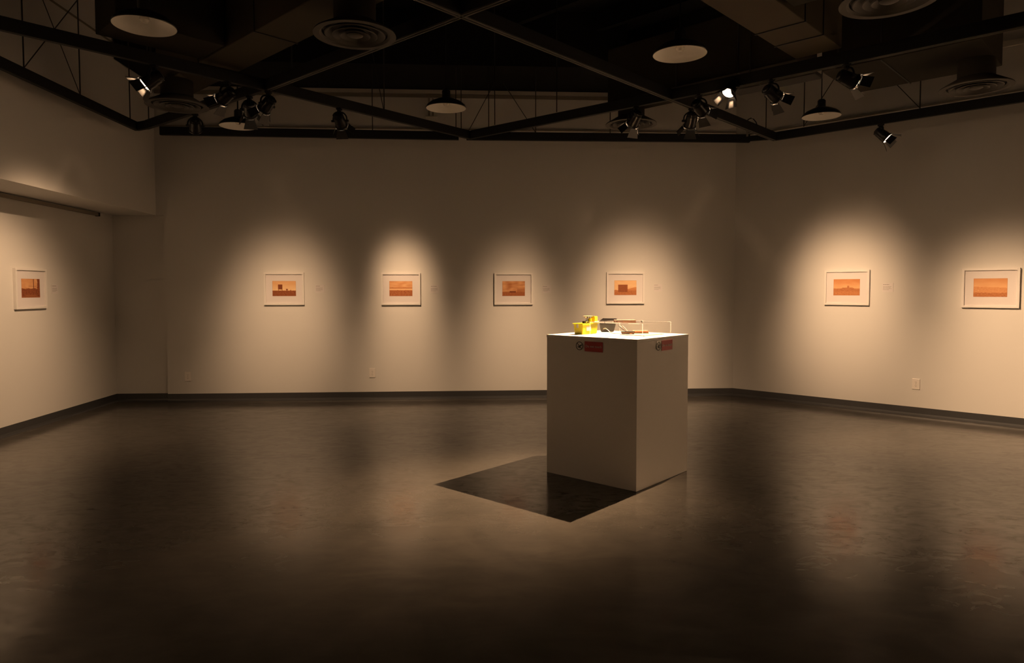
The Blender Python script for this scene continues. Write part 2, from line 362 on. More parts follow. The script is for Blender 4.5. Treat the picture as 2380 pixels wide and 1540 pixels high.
# ------------------------------------------------------------------ lighting beams
ZP = 3.25
def beam(a, b, label, track=False, rods=(), wires=(), hgt=.095, bot=None):
    a, b = Vector(a), Vector(b); c = (a+b)/2
    BEAMS.append((a, b))
    t = thing('lighting_beam', label, 'beam', c, 0, 'black lighting beams under the ceiling')
    a2, b2 = a-c, b-c
    MB().bar(a2, b2, .045, hgt, .004).build('beam', M['black'], t)
    if track:
        d = (b-a).normalized(); sx = d.cross(Z).normalized()
        for s_ in (-1, 1): MB().bar(a2+sx*s_*.014-Z*(hgt/2+.0035), b2+sx*s_*.014-Z*(hgt/2+.0035), .003, .007).build('track_lip', M['alu'], t)
    for p in rods:
        p = Vector(p[:2]+(0,)) if not isinstance(p, Vector) else p
        MB().tube([Vector((p.x, p.y, ZP+hgt/2))-c, Vector((p.x, p.y, ZC))-c], .006, 6).build('hanger_rod', M['wire'], t)
    for p, q in wires:
        MB().tube([Vector(p)-c, Vector(q)-c], .0045, 6).build('bracing_wire', M['wire'], t)
    return t
L1a = Vector((-4.061, 5.535, 3.250)); L1b = Vector((-4.141, 7.670, 3.250)); L1a = L1a + (L1a-L1b).normalized()*3.0
def onL1(y): k = (y-L1a.y)/(L1b.y-L1a.y); p = L1a.lerp(L1b, k); return p
w1 = onL1((-4.007, 5.819, 3.250)[1]); w2 = onL1((-4.032, 6.616, 3.250)[1]); w3 = onL1((-4.112, 7.532, 3.250)[1])
beam(L1a, L1b, 'black lighting beam running along the left wall under its hangers', rods=[w1, w2, w3],
     wires=[(Vector((w1.x, w1.y, ZP+.05)), Vector((w1.x-.02, w1.y+1.05, ZC-.2))), (Vector((w2.x, w2.y, ZP+.05)), Vector((w2.x+.05, w2.y-.95, ZC-.2)))])
L2a = Vector((-3.458, 4.726, 3.250)); L2b = Vector((-0.490, 8.116, 3.250)); L2m = Vector((-2.115, 6.207, 3.250))
L2a = L2m + (L2a-L2m)*1.9
beam(L2a, L2m, 'black lighting beam crossing the upper left, carrying the leftmost spotlights', rods=[Vector((-2.831, 5.469, 3.250)), L2a.lerp(L2m, .3)])
beam(L2m, L2b, 'black lighting beam slanting down from the left crossing to the back centre', rods=[Vector((-2.004, 6.355, 3.250)), Vector((-1.317, 7.179, 3.250))],
     wires=[(Vector((-1.337, 7.290, 3.300)), Vector((-1.337, 7.290, 3.300)) + Vector((-.25, 0, ZC-3.4)))])
L3a = Vector((-0.490, 8.116, 3.250)); L3b = Vector((1.698, 6.277, 3.250)); L3c = Vector((3.431, 4.683, 3.250)); L3c = L3b + (L3c-L3b)*1.5
beam(L3a, L3b, 'black lighting beam slanting up from the back centre to the right crossing', rods=[Vector((0.470, 7.260, 3.250)), Vector((-0.191, 7.815, 3.250))])
beam(L3b, L3c, 'black lighting beam with pale track lips running off the upper right edge', True, rods=[Vector((2.031, 5.939, 3.250)), Vector((2.565, 5.480, 3.250))])
L4a = Vector((-3.990, 7.592, 3.250)); L4m = Vector((-2.132, 6.117, 3.250)); L4b = Vector((-0.297, 4.474, 3.250)); L4b = L4m + (L4b-L4m)*1.35
beam(L4a, L4m, 'black lighting beam from the left corner up to the left crossing', rods=[Vector((-3.946, 7.553, 3.250)), Vector((-2.760, 6.608, 3.250))])
beam(L4m, L4b, 'black lighting beam with pale track lips behind the large diffuser toward top centre', True, rods=[L4m.lerp(L4b, .8)])
L5a = Vector((-0.450, 4.362, 3.250)); L5m = Vector((1.647, 6.644, 3.250)); L5b = Vector((3.106, 8.206, 3.250)); L5a = L5m + (L5a-L5m)*1.4
beam(L5a, L5m, 'long black lighting beam with grey track from top centre down to the right crossing', True, rods=[L5a.lerp(L5m, .25)])
beam(L5m, L5b, 'short black lighting beam from the right crossing down to the right corner', True, rods=[Vector((2.938, 8.026, 3.250))])
L6a = Vector((3.094, 8.229, 3.250)); L6b = Vector((4.817, 6.542, 3.250)); L6b = L6a + (L6b-L6a)*1.8
p68 = Vector((3.331, 7.920, 3.250)); p38 = Vector((4.192, 7.139, 3.250))
beam(L6a, L6b, 'black lighting beam running along the right wall', rods=[p68, p38],
     wires=[(p68+Z*.05, p68 + E*.62 + Z*.95), (p38+Z*.05, p38 - E*.62 + Z*.85)])
L7a = Vector((-3.990, 7.877, 3.250)); L7b = Vector((-0.624, 8.160, 3.250))
p66 = Vector((-1.617, 8.065, 3.250)); p14 = Vector((-3.674, 7.900, 3.250))
beam(L7a, L7b, 'black lighting beam along the left half of the back wall', rods=[p66, Vector((-3.151, 7.990, 3.250)), Vector((-0.655, 8.160, 3.250))])
L8a = Vector((-0.533, 8.161, 3.250)); L8b = Vector((2.851, 8.320, 3.250))
p36 = Vector((-0.270, 8.163, 3.250)); p46 = Vector((0.283, 8.212, 3.250)); p18 = Vector((1.171, 8.263, 3.250))
beam(L8a, L8b, 'black lighting beam along the right half of the back wall', rods=[p36, p46, p18, Vector((-0.594, 8.161, 3.250))],
     wires=[(L8a+Z*.05+U*.02, L8a+U*.33+Z*.62), (p46+Z*.05, p46-U*.38+Z*.62)])
beam(L1b, L4a+Vector((0, 0, 0)), 'stub beam joining the corner of the left wall beam', hgt=.09)
beam(L8b, L6a+Vector((0, 0, 0)), 'stub beam joining the right wall beam at the corner', hgt=.06)
for i, (mt_, aim_, wt_, sp_, lb_, on_) in enumerate(SPOTS): make_spot(i, mt_, aim_, wt_, sp_, lb_, on_)
beam(Vector((-4.3, .8, ZP)), Vector((6.9, .8, ZP)), 'added black lighting beam across the room beside the camera, outside the photo', rods=[Vector((-3, .8, ZP)), Vector((3, .8, ZP))])  # unseen beam, added to carry the fill lamps
# four unseen lamps added beside and behind the camera to fill the ambient light
for q_, (mt_, aim_, wt_, lb_) in enumerate((((-3.3, 3.4, 3.25), (-5.1, 2.2, .9), 200, 'added fill spotlight on the left beam beside the camera, outside the photo'),
        ((5.2, 1.2, 3.25), (7.3, 3.4, 1.0), 2000, 'added fill spotlight lighting the far right wall, outside the photo'),
        ((-1.6, .2, 3.25), (-2.2, -2.9, 1.1), 40, 'added fill spotlight lighting the wall behind the camera at the left, outside the photo'),
        ((4.9, .4, 3.25), (7.3, 1.4, 1.0), 1300, 'second added fill spotlight aimed at the far right wall, outside the photo'))):
    make_spot(20+q_, mt_, aim_, wt_, (.25, .45, .3), lb_, 1)
# small corner bracket and cable loop
t = thing('beam_bracket', 'grey green bracket plate hanging under the right corner beam end', 'bracket', (2.741, 7.959, 3.250), A_BACK)
MB().box((0, 0, .03), (.10, .012, .085), bev=.003).build('plate', M['diff'], t)
MB().box((-.045, -.01, -.005), (.014, .03, .10), bev=.002).build('strap', M['alu'], t)
t = thing('cable_loop', 'thin black cable loop over the right corner beam', 'cable', (2.671, 7.760, 3.300), A_BACK)
MB().tube([(-.06, 0, -.03), (-.055, 0, .0), (-.03, 0, .04), (0, 0, .055), (.03, 0, .045), (.06, 0, .01), (.075, 0, -.03)], .006, 8).build('cable', M['black'], t, True)

# ------------------------------------------------------------------ ducts
ZD = 3.325
def duct(s0, s1, d0, d1, z1, label, seams=(), axis='s', mm='duct'):
    c = RW((s0+s1)/2, (d0+d1)/2, ZD); t = thing('air_duct', label, 'duct', c, A_RIGHT, 'box air ducts under the ceiling')
    W, Dp, H = s1-s0, d1-d0, z1-ZD
    MB().box((0, 0, H/2), (W, Dp, H), bev=.006).build('duct_body', M[mm], t)
    for k in seams:
        m = MB()
        if axis == 's': m.box((k-(s0+s1)/2, 0, H/2), (.012, Dp+.012, H+.012))
        else: m.box((0, -(k-(d0+d1)/2), H/2), (W+.012, .012, H+.012))
        m.build('duct_seam', M['ductdark'], t)
    return t
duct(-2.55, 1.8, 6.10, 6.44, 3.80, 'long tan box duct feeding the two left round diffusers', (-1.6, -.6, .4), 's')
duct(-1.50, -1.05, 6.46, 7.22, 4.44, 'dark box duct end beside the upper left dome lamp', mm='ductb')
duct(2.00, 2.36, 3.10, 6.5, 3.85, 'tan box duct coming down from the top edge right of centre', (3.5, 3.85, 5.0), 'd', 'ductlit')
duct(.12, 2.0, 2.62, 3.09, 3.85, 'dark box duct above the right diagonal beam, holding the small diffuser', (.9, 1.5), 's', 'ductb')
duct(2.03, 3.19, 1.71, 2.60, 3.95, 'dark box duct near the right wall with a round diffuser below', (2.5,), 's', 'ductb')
duct(1.19, 1.97, 2.40, 2.60, 3.36, 'thin black flat duct hanging short of the right box duct', mm='ductdark')
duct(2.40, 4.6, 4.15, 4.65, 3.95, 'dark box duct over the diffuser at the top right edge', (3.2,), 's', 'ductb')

def diffuser(loc, rz, label, R=.265, ztop=ZD):
    loc = Vector(loc); t = thing('round_diffuser', label, 'air vent', loc, 0, 'round ceiling diffusers on duct necks')
    H = ztop-loc.z
    MB().lathe([(0, H-.001), (.135, H-.001), (.135, .08), (.125, .07), (0, .07)], 40).build('neck', M['ductb'], t, True)
    MB().lathe([(.138, .084), (.15, .075), (R-.005, .012), (R, .004), (R, 0), (R-.04, .0), (R-.055, .012), (R-.06, .03), (.12, .06), (0, .06), (0, .068), (.136, .078)], 40, close=False).build('flange', M['diff'], t, True)
    for k, (r0, r1, z) in enumerate(((.195, .150, .003), (.145, .105, -.001), (.098, .060, -.004))):
        MB().lathe([(r0, z), (r0-.006, z-.004), (r1, z+.022), (r1+.006, z+.027)], 40, close=True).build('ring_vane', M['diff'], t, True)
    MB().lathe([(0, .012), (.045, .008), (.052, .0), (.04, -.006), (0, -.008)], 32).build('centre_cap', M['diff'], t, True)
    return t
diffuser((-3.013, 6.266, 3.100), 0, 'round diffuser low at the left, above the small unlit spotlight')
diffuser((-1.020, 4.549, 3.100), 0, 'large round diffuser at top left of centre, track passing behind it')
diffuser((3.827, 5.740, 3.100), 0, 'round diffuser near the right edge above the right wall beam')
diffuser((2.171, 4.024, 3.100), 0, 'round diffuser cut by the top edge at upper right')
diffuser((1.238, 7.198, 3.150), 0, 'smallest looking round diffuser, behind a spotlight right of centre', ztop=ZD)

# ------------------------------------------------------------------ dome pendant lamps
def pendant(loc, label, R=.2):
    loc = Vector(loc); t = thing('dome_pendant', label, 'lamp', loc, 0, 'unlit white lined dome lamps')
    MB().lathe([(R, 0), (R+.003, .004), (R-.01, .03), (R-.045, .06), (R-.10, .085), (.062, .098), (.042, .104), (.042, .17), (.03, .185), (0, .185)], 48).build('shade', M['shade_out'], t, True)
    MB().lathe([(R-.001, .0015), (R-.013, .028), (R-.048, .055), (R-.102, .079), (.058, .09), (.04, .094), (0, .094)], 48).build('shade_lining', M['shade_in'], t, True)
    MB().lathe([(0, .022), (.02, .026), (.032, .042), (.03, .06), (.016, .078), (.014, .094)], 20).build('bulb', M['bulb'], t, True)
    MB().tube([(0, 0, .18), (0, 0, ZC-loc.z)], .005, 8).build('cord', M['black'], t)
    return t
pendant((-2.501, 4.763, 3.240), 'large looking unlit dome lamp with white lining at the upper left')
pendant((1.272, 5.277, 3.220), 'unlit dome lamp with white lining high right of centre')
pendant((-0.657, 6.968, 3.260), 'unlit black dome lamp in front of the back wall centre')
pendant((-3.039, 7.719, 3.260), 'unlit black dome lamp low at the left, touching the back beam line')
pendant((3.385, 7.598, 3.330), 'unlit black dome lamp in front of the right wall')

# wall bracket with conduit on the upper back wall
t = thing('wall_conduit', 'pipes with a small base plate high on the back wall behind the centre dome lamp', 'conduit', (-1.047, 9.074, 3.691), A_BACK)
MB().box((0, -.035, 0), (.15, .07, .014), bev=.003).build('base_plate', M['ledgel'], t)
MB().tube([(-.03, -.03, .005), (-.03, -.03, .24)], .012, 10).build('conduit', M['ledge'], t)
MB().tube([(.02, -.03, .005), (.02, -.03, .24)], .010, 10).build('conduit', M['ledge'], t)
# rail on the left wall under the bulkhead
ra_ = LW(.35, .03, 2.375); t = thing('wall_rail', 'thin brown rail fixed high on the left wall under the overhang', 'rail', ra_, A_LEFT)
MB().box((-2.5, -.0, 0), (5.0, .04, .035), bev=.004).build('rail', M['ledge'], t)
MB().box((.012, -.0, 0), (.03, .05, .045), bev=.004).build('end_cap', M['ductdark'], t)

# ------------------------------------------------------------------ framed photographs
def smooth(a, b, x): t = max(0, min(1, (x-a)/(b-a))); return t*t*(3-2*t)
def mixc(a, b, t): return tuple(a[i]*(1-t)+b[i]*t for i in range(3))
def nz2(x, y, s, sd): return noise.noise(Vector((x*s+sd*7.3, y*s*1.6+sd*3.1, sd)))
DK, MD, OR, LT, YL = (.15, .035, .012), (.32, .10, .035), (.57, .24, .09), (.72, .40, .19), (.80, .53, .28)
def pic(kind, u, v):                        # u 0..1 right, v 0..1 up; warm monochrome landscapes
    n1 = nz2(u, v, 4, kind+1); n2 = nz2(u, v, 18, kind+4)
    if kind == 0:     # telegraph pole over a dark town, tree at right
        c = mixc(OR, LT, .5+.5*n1)
        if v < .48+.05*nz2(u, 0, 14, 3): c = mixc(DK, MD, .5+.9*n2)
        if abs(u-.655) < .016 and v > .42: c = DK
        if abs(v-.60) < .012 and .38 < u < .80: c = mixc(c, DK, .55)
        if u > .86+.06*n2 and v > .40: c = mixc(DK, MD, .4+n2)
        if v < .06 or (v < .13 and .2 < u < .8 and v > .09): c = mixc(c, OR, .35)
    elif kind == 1:   # sign board on a plain with small bush
        c = mixc(LT, YL, smooth(.9, .4, v)+.25*n1)
        if v < .37: c = mixc(DK, MD, .65+.8*n2)
        if .24 < u < .43 and .44 < v < .77: c = mixc(DK, MD, .35+.4*n2)
        if (abs(u-.26) < .01 or abs(u-.41) < .01) and .34 < v < .5: c = MD
        if (u-.62)**2*2.2 + (v-.44)**2 < .004 + .003*n2: c = mixc(MD, DK, .5)
        if (u-.78)**2*2 + (v-.38)**2 < .0012: c = MD
    elif kind == 2:   # cloud banks over a dark field
        c = mixc(OR, LT, .55+.8*n1)
        if .50 < v < .58+.03*n1: c = mixc(OR, MD, .35)
        if .40 < v < .50: c = mixc(LT, YL, .3+.5*n1)
        if v < .39+.012*nz2(u, 0, 9, 5): c = mixc(MD, OR, .15+.6*n2)
    elif kind == 3:   # stormy light over a small dark ridge
        c = mixc(MD, LT, .5+.9*n1*1.2+.15*nz2(u, v, 9, 2)); c = mixc(c, OR, .45)
        c = mixc(c, LT, .5*max(0, 1-abs((v-.36)/.06))*smooth(.75, .4, u))
        if v < .27: c = mixc(MD, OR, .05+.4*n2)
        if .32 < u < .60 and abs(v-.28+.01*n2) < .045: c = DK
        if u > .65 and v < .48: c = mixc(c, MD, .55)
    elif kind == 4:   # big panel with hills at right
        c = mixc(LT, YL, .6+.5*n1)
        if v < .40+.14*smooth(.5, 1, u) and u > .5: c = mixc(OR, MD, smooth(.5, .1, v)+.3*n2)
        if v < .34+.1*n1 and u < .3: c = mixc(OR, MD, .5+.5*n2)
        if .17 < u < .60 and .22 < v < .72-.03*u: c = mixc(MD, DK, .25+.4*n2+.2*math.sin(v*60))
        if v < .22: c = mixc(MD, OR, .35+.5*n2)
    elif kind == 5:   # low mesa with a small block on top
        c = mixc(OR, LT, smooth(.9, .5, v)*.8+.2*n1)
        hgt = .43+.06*smooth(.28, .38, u)*smooth(.80, .70, u)
        if .53 < u < .60: hgt = .60
        if v < hgt: c = mixc(MD, OR, .45+.5*n2) if v > .25 else mixc(OR, MD, .35+.5*n2)
    else:             # wide valley under haze
        c = mixc(OR, LT, .35+.6*smooth(.95, .5, v)+.2*n1)
        if v < .56-.07*u+.01*nz2(u, 0, 12, 2): c = mixc(OR, LT, .25+.5*n2)
        if v < .22+.02*n1: c = mixc(MD, OR, .5+.5*n2)
        if (u-.15)**2*2.4+(v-.35)**2 < .0006: c = LT
    b = min(u, 1-u, (v)*.65, (1-v)*.65)
    if b < .012: c = mixc(c, MD, .3)
    return tuple(max(0.003, min(1, q)) for q in c)
def print_mat():
    m = bpy.data.materials.new('photo_print'); m.use_nodes = True; nt = m.node_tree; b = nt.nodes['Principled BSDF']
    a = nt.nodes.new('ShaderNodeAttribute'); a.attribute_name = 'ink'; nt.links.new(a.outputs['Color'], b.inputs['Base Color']); b.inputs['Roughness'].default_value = .7
    b.inputs['Specular IOR Level'].default_value = .2
    return m
M['print'] = print_mat()
FWD, FHT = .513, .422
def picture(loc, rz, kind, label, PW=.30):
    t = thing('framed_photograph', label, 'picture', loc, rz, 'white framed photographs on the walls')
    b, dp = .024, .030; w2, h2 = FWD/2, FHT/2; m = MB()
    for sx in (-1, 1): m.box((sx*(w2-b/2), -dp/2, 0), (b, dp, FHT), bev=.0015)
    for sz in (-1, 1): m.box((0, -dp/2, sz*(h2-b/2)), (FWD-2*b+.002, dp, b), bev=.0015)
    m.build('frame', M['frame'], t)
    MB().box((0, -.011, 0), (FWD-2*b+.004, .008, FHT-2*b+.004)).build('mat_board', M['mat'], t)
    MB().box((0, -.0235, 0), (FWD-2*b+.002, .002, FHT-2*b+.002)).build('glazing', M['glass'], t)
    nx, nyy, PH = 80, 52, .196; m = MB(); g = []
    for j in range(nyy+1): g.append([m.bm.verts.new(Vector(((i/nx-.5)*PW, -.0156, (j/nyy-.5)*PH+.004))) for i in range(nx+1)])
    fs = []
    lay = m.bm.loops.layers.color.new('ink')
    for j in range(nyy):
        for i in range(nx):
            f = m.bm.faces.new((g[j][i], g[j][i+1], g[j+1][i+1], g[j+1][i])); col = pic(kind, (i+.5)/nx, (j+.5)/nyy)
            sr = tuple((12.92*q if q <= .0031308 else 1.055*q**(1/2.4)-.055) for q in col)
            for l in f.loops: l[lay] = (*sr, 1)
    # thin paper: back and edges
    o = m.build('photo_print', M['print'], t)
    md = o.modifiers.new('paper', 'SOLIDIFY'); md.thickness = .0006; md.offset = 0
    return t
picture((-2.965, 8.958, 1.460), A_BACK, 1, 'white framed photo of a sign board on an orange plain, leftmost on the back wall')
picture((-1.461, 9.049, 1.457), A_BACK, 2, 'white framed photo of orange clouds in bands over a dark field, back wall')
picture((0.021, 9.139, 1.456), A_BACK, 3, 'white framed photo of stormy brown sky above a small dark ridge, back wall')
picture((1.520, 9.230, 1.465), A_BACK, 4, 'white framed photo of a big dark panel by hills, behind the pedestal')
picture((4.057, 8.322, 1.465), A_RIGHT, 5, 'white framed photo of a low mesa with a block on top, right wall')
picture((5.101, 7.325, 1.457), A_RIGHT, 6, 'white framed photo of a wide hazy orange valley, nearest the right edge')
picture((-5.043, 7.180, 1.464), A_LEFT, 0, 'white framed photo of a pole above a dark town, alone on the left wall')

# ------------------------------------------------------------------ wall labels
def card(loc, rz, label, sd):
    t = thing('wall_label', label, 'label', loc, rz, 'small caption cards beside the photographs')
    MB().box((0, -.002, 0), (.117, .004, .102)).build('card', M['card'], t)
    r = random.Random(sd); m = MB(); z = .036
    for k, wd in enumerate((.045+.03*r.random(), 0, .085, .08, .088, .06)):
        if wd:
            x = -.05
            while x < -.05+wd:
                g_ = min(.008+.012*r.random(), -.05+wd-x+.002); m.box((x+g_/2, -.0045, z), (g_, .001, .0075 if k == 0 else .0042)); x += g_+.003
        z -= .012
    m.build('printed_text', M['ink'], t)
card((-2.511, 8.985, 1.459), A_BACK, 'small white caption card right of the sign board photo', 1)
card((-1.020, 9.076, 1.454), A_BACK, 'small white caption card right of the banded clouds photo', 2)
card((0.463, 9.166, 1.450), A_BACK, 'small white caption card right of the stormy sky photo', 3)
card((1.965, 9.257, 1.468), A_BACK, 'small white caption card right of the big dark panel photo', 4)
card((4.382, 8.012, 1.464), A_RIGHT, 'small white caption card between the two right wall photos', 5)
card((-5.070, 7.618, 1.457), A_LEFT, 'small white caption card right of the left wall photo', 6)

# ------------------------------------------------------------------ outlets
def outlet(loc, rz, label):
    t = thing('wall_outlet', label, 'outlet', loc, rz, 'white duplex outlets low on the walls')
    MB().box((0, -.004, 0), (.078, .008, .122), bev=.003).build('cover_plate', M['plate'], t)
    for s_ in (-1, 1):
        r = MB().lathe([(0, 0), (.0165, 0), (.0165, .002), (0, .002)], 20, Matrix.Translation((0, -.0075, s_*.0205)) @ Matrix.Rotation(PI/2, 4, 'X')).build('receptacle', M['plate'], t)
        for sx in (-.006, .006): MB().box((sx, -.0098, s_*.0205+.003), (.0022, .0012, .009)).build('slot', M['slot'], r)
        MB().box((0, -.0098, s_*.0205-.008), (.0045, .0012, .0045)).build('ground_hole', M['slot'], r)
    MB().lathe([(0, 0), (.003, 0), (.003, .001), (0, .001)], 10, Matrix.Translation((0, -.008, 0)) @ Matrix.Rotation(PI/2, 4, 'X')).build('screw', M['slot'], t)
outlet((-4.212, 8.882, 0.324), A_BACK, 'dim white outlet plate low on the back wall near the left corner')
outlet((-1.845, 9.026, 0.351), A_BACK, 'white outlet plate low on the back wall below the banded clouds photo')
outlet((4.611, 7.793, 0.365), A_RIGHT, 'white outlet plate low on the right wall')

# ------------------------------------------------------------------ pedestal
B = Vector((.88722, 4.84998, 0)); PA = .72547; L1, L2, HP = .82222, .77323, 1.09447
E1 = Vector((-math.cos(PA), math.sin(PA), 0)); E2 = Vector((math.sin(PA), math.cos(PA), 0))
def PD(a, b, z=HP): return B + E1*a + E2*b + Z*z
ZT = HP + .0005
RZP = math.atan2(E2.y, E2.x)               # local x = along the right face (d2), local y = along the left face (d1)
t = thing('pedestal', 'tall white box pedestal standing on the floor with objects on top', 'pedestal', PD(L1/2, L2/2, 0), RZP)
MB().box((0, 0, (HP-.022)/2), (L2-.004, L1-.004, HP-.022), bev=.002).build('plinth_body', M['ped'], t)
MB().box((0, 0, HP-.011), (L2, L1, .021), bev=.0015).build('top_slab', M['pedtop'], t)

# door stickers on the pedestal
def text_mesh(s, size):
    cu = bpy.data.curves.new('t', 'FONT'); cu.body = s; cu.size = size; cu.extrude = .0003; cu.align_x = 'CENTER'; cu.align_y = 'CENTER'
    o = bpy.data.objects.new('t', cu); C.objects.link(o); bpy.context.view_layer.update()
    me = bpy.data.meshes.new_from_object(o.evaluated_get(bpy.context.evaluated_depsgraph_get()))
    bpy.data.objects.remove(o); bpy.data.curves.remove(cu); return me
def sign(loc, rz, label):
    t = thing('do_not_touch_sign', label, 'sign', loc, rz, 'do not touch stickers on the pedestal')
    X90 = Matrix.Rotation(PI/2, 4, 'X')
    MB().box((.0755, -.0006, 0), (.163, .0012, .075)).build('red_panel', M['red'], t)
    me = text_mesh('Do not touch', .0262); me.transform(Matrix.Translation((.0755, -.0018, .001)) @ X90)
    me.materials.clear(); me.materials.append(M['signw'])
    o = bpy.data.objects.new('lettering', me); C.objects.link(o); o.parent = t
    T = Matrix.Translation((-.054, -.0006, .0)) @ X90
    MB().lathe([(0, -.0002), (.0335, -.0002), (.0335, .0002), (0, .0002)], 40, T).build('disc', M['ped'], t)
    MB().lathe([(.0275, 0), (.0325, 0), (.0325, .0012), (.0275, .0012)], 40, T, close=True).build('ring', M['signk'], t)
    h = MB(); c = Vector((-.054, -.0016, 0))
    def V2(x, z): return c + Vector((x, 0, z))
    h.poly([V2(-.004, -.014), V2(.006, -.015), V2(.011, -.006), V2(.010, .002), V2(.0, .004), V2(-.006, -.002)], .0008, Vector((0, -1, 0)))   # palm
    for a_, b_, w_ in (((-.005, -.004), (-.019, -.002), .0042), ((-.003, -.010), (-.016, -.011), .004), ((.002, .002), (-.010, .006), .004), ((.006, 0), (.022, .010), .009)):
        h.bar(V2(*a_), V2(*b_), .0008, w_, up=Vector((0, 0, 1)))
    h.build('hand_symbol', M['signk'], t)
    MB().bar(c+Vector((-.021, -.0012, .021)), c+Vector((.021, -.0012, -.021)), .0008, .0045, up=Vector((0, 0, 1))).build('slash', M['signk'], t)
# left face: outward = -E2, viewer's right = -E1 ; right face: outward = -E1, viewer's right = E2
sign((0.5512, 5.1471, 1.0217), math.atan2(-E1.y, -E1.x), 'do not touch sticker on the shaded left face of the pedestal')
sign((1.1197, 5.1113, 1.0283), math.atan2(E2.y, E2.x), 'do not touch sticker on the lighter right face of the pedestal')

# ------------------------------------------------------------------ things on the pedestal
# yellow case: local x along E2 (toward back right), y along E1 (toward left)
YB = PD(.590, .156, ZT)
t = thing('yellow_case', 'bright yellow plastic case with open rim on the left of the pedestal top', 'case', PD(.630, .26, ZT), RZP)
def tbox(m, x0, x1, y0, y1, z0, z1, f):      # tapered box, wider at the top by f
    v = []
    for z, g in ((z0, 0), (z1, f)):
        for x, y in ((x0-g, y0-g), (x1+g, y0-g), (x1+g, y1+g), (x0-g, y1+g)): v.append(m.bm.verts.new((x, y, z)))
    for q in ((3, 2, 1, 0), (4, 5, 6, 7), (0, 1, 5, 4), (1, 2, 6, 5), (2, 3, 7, 6), (3, 0, 4, 7)): m.bm.faces.new([v[k] for k in q])
    return m
m = tbox(MB(), -.100, .100, -.038, .038, 0, .080, .006); bmesh.ops.bevel(m.bm, geom=list(m.bm.edges), offset=.004, segments=2, affect='EDGES'); m.build('case_body', M['yellow'], t)
m = MB()
for s_ in (-1, 1):
    m.box((0, s_*.047, .083), (.224, .008, .007), bev=.002); m.box((s_*.109, 0, .083), (.008, .094, .007), bev=.002)
m.build('rim', M['yellow'], t)
MB().box((-.106, .005, .066), (.006, .018, .03), bev=.002).box((-.110, .005, .078), (.006, .012, .006)).build('latch', M['steel'], t)
MB().box((-.020, -.0425, .045), (.062, .0015, .036)).build('sticker', M['clear'], t)
MB().box((.055, 0, .087), (.095, .082, .010), bev=.003).build('lid', M['yellow'], t)

t = thing('yellow_cube', 'small amber yellow cube perched above the yellow case', 'cube', PD(.600, .335, ZT+.092), RZP)
MB().box((.0, 0, .004), (.07, .05, .008), bev=.002).build('foot', M['clear'], t)
MB().box((.0, 0, .025), (.040, .036, .034), bev=.003).build('cube_body', M['yellowd'], t)
MB().box((0, 0, .044), (.036, .032, .006), bev=.002).build('cap', M['yellow'], t)
t = thing('disc_gadget', 'thin tan disc on a wire stem rising from the yellow case', 'gadget', PD(.612, .262, ZT+.0865), RZP)
MB().lathe([(0, .054), (.038, .053), (.0385, .056), (.02, .058), (0, .058)], 28).build('disc', M['brass'], t, True)
MB().tube([(0, 0, 0), (.004, -.003, .02), (-.006, .002, .038), (0, 0, .054)], .003, 8).build('stem', M['darkk'], t, True)
MB().tube([(0, 0, .003), (-.01, .008, .02), (-.006, .012, .042), (-.012, .012, .054)], .0018, 6).build('wire', M['darkk'], t, True)
MB().tube([(.008, 0, 0), (.012, -.006, .018), (.006, -.004, .034), (.012, -.01, .05)], .0018, 6).build('wire', M['darkk'], t, True)
MB().box((-.026, .004, .046), (.016, .012, .010), bev=.002).build('clip', M['wh'], t)
MB().lathe([(0, 0), (.012, .002), (.014, .016), (.009, .028), (0, .03)], 16, Matrix.Translation((.018, -.006, .010))).build('gear', M['yellow'], t, True)
t = thing('black_plug', 'small black plug lying on the rim of the yellow case', 'plug', PD(.628, .238, ZT+.0865), RZP)
MB().box((0, .004, .008), (.03, .016, .016), bev=.004).build('plug_body', M['darkk'], t)
MB().tube([(.012, 0, .010), (.018, -.004, .022), (.026, -.006, .026), (.034, -.006, .02)], .002, 6).build('lead', M['darkk'], t, True)

# acrylic cover, five thin walls with bright edges
AX0, AX1, AY0, AY1, AH = .235, .660, .098, .570, .097
t = thing('acrylic_cover', 'low clear acrylic cover over the middle of the pedestal top', 'display cover', PD((AY0+AY1)/2, (AX0+AX1)/2, ZT), RZP)
wx, wy, th = AX1-AX0, AY1-AY0, .004
MB().box((0, wy/2, AH/2), (wx, th, AH)).build('side_panel', M['acrylic'], t)
MB().box((0, -wy/2, AH/2), (wx, th, AH)).build('side_panel', M['acrylic'], t)
MB().box((wx/2, 0, AH/2), (th, wy-th, AH)).build('side_panel', M['acrylic'], t)
MB().box((-wx/2, 0, AH/2), (th, wy-th, AH)).build('side_panel', M['acrylic'], t)
MB().box((0, 0, AH+th/2), (wx+th, wy+th, th)).build('top_panel', M['acrylic'], t)
for sx in (-1, 1):
    for sy in (-1, 1): MB().box((sx*(wx/2+.0005), sy*(wy/2+.0005), AH/2), (.004, .004, AH-.001)).build('glued_edge', M['edge'], t)
    MB().box((0, sx*(wy/2+.0028), AH), (wx, .0008, .002)).build('glued_edge', M['edge'], t)
    MB().box((sx*(wx/2+.0028), 0, AH), (.0008, wy, .002)).build('glued_edge', M['edge'], t)
ZA = ZT + AH + .0045
t = thing('steel_knob', 'tiny shiny ball on the near corner of the acrylic cover', 'knob', PD(AY0+.012, AX0+.012, ZA))
MB().lathe([(0, 0), (.006, .0), (.005, .003), (.0085, .009), (.009, .0125), (.006, .0185), (0, .0205)], 20).build('ball', M['steel'], t, True)

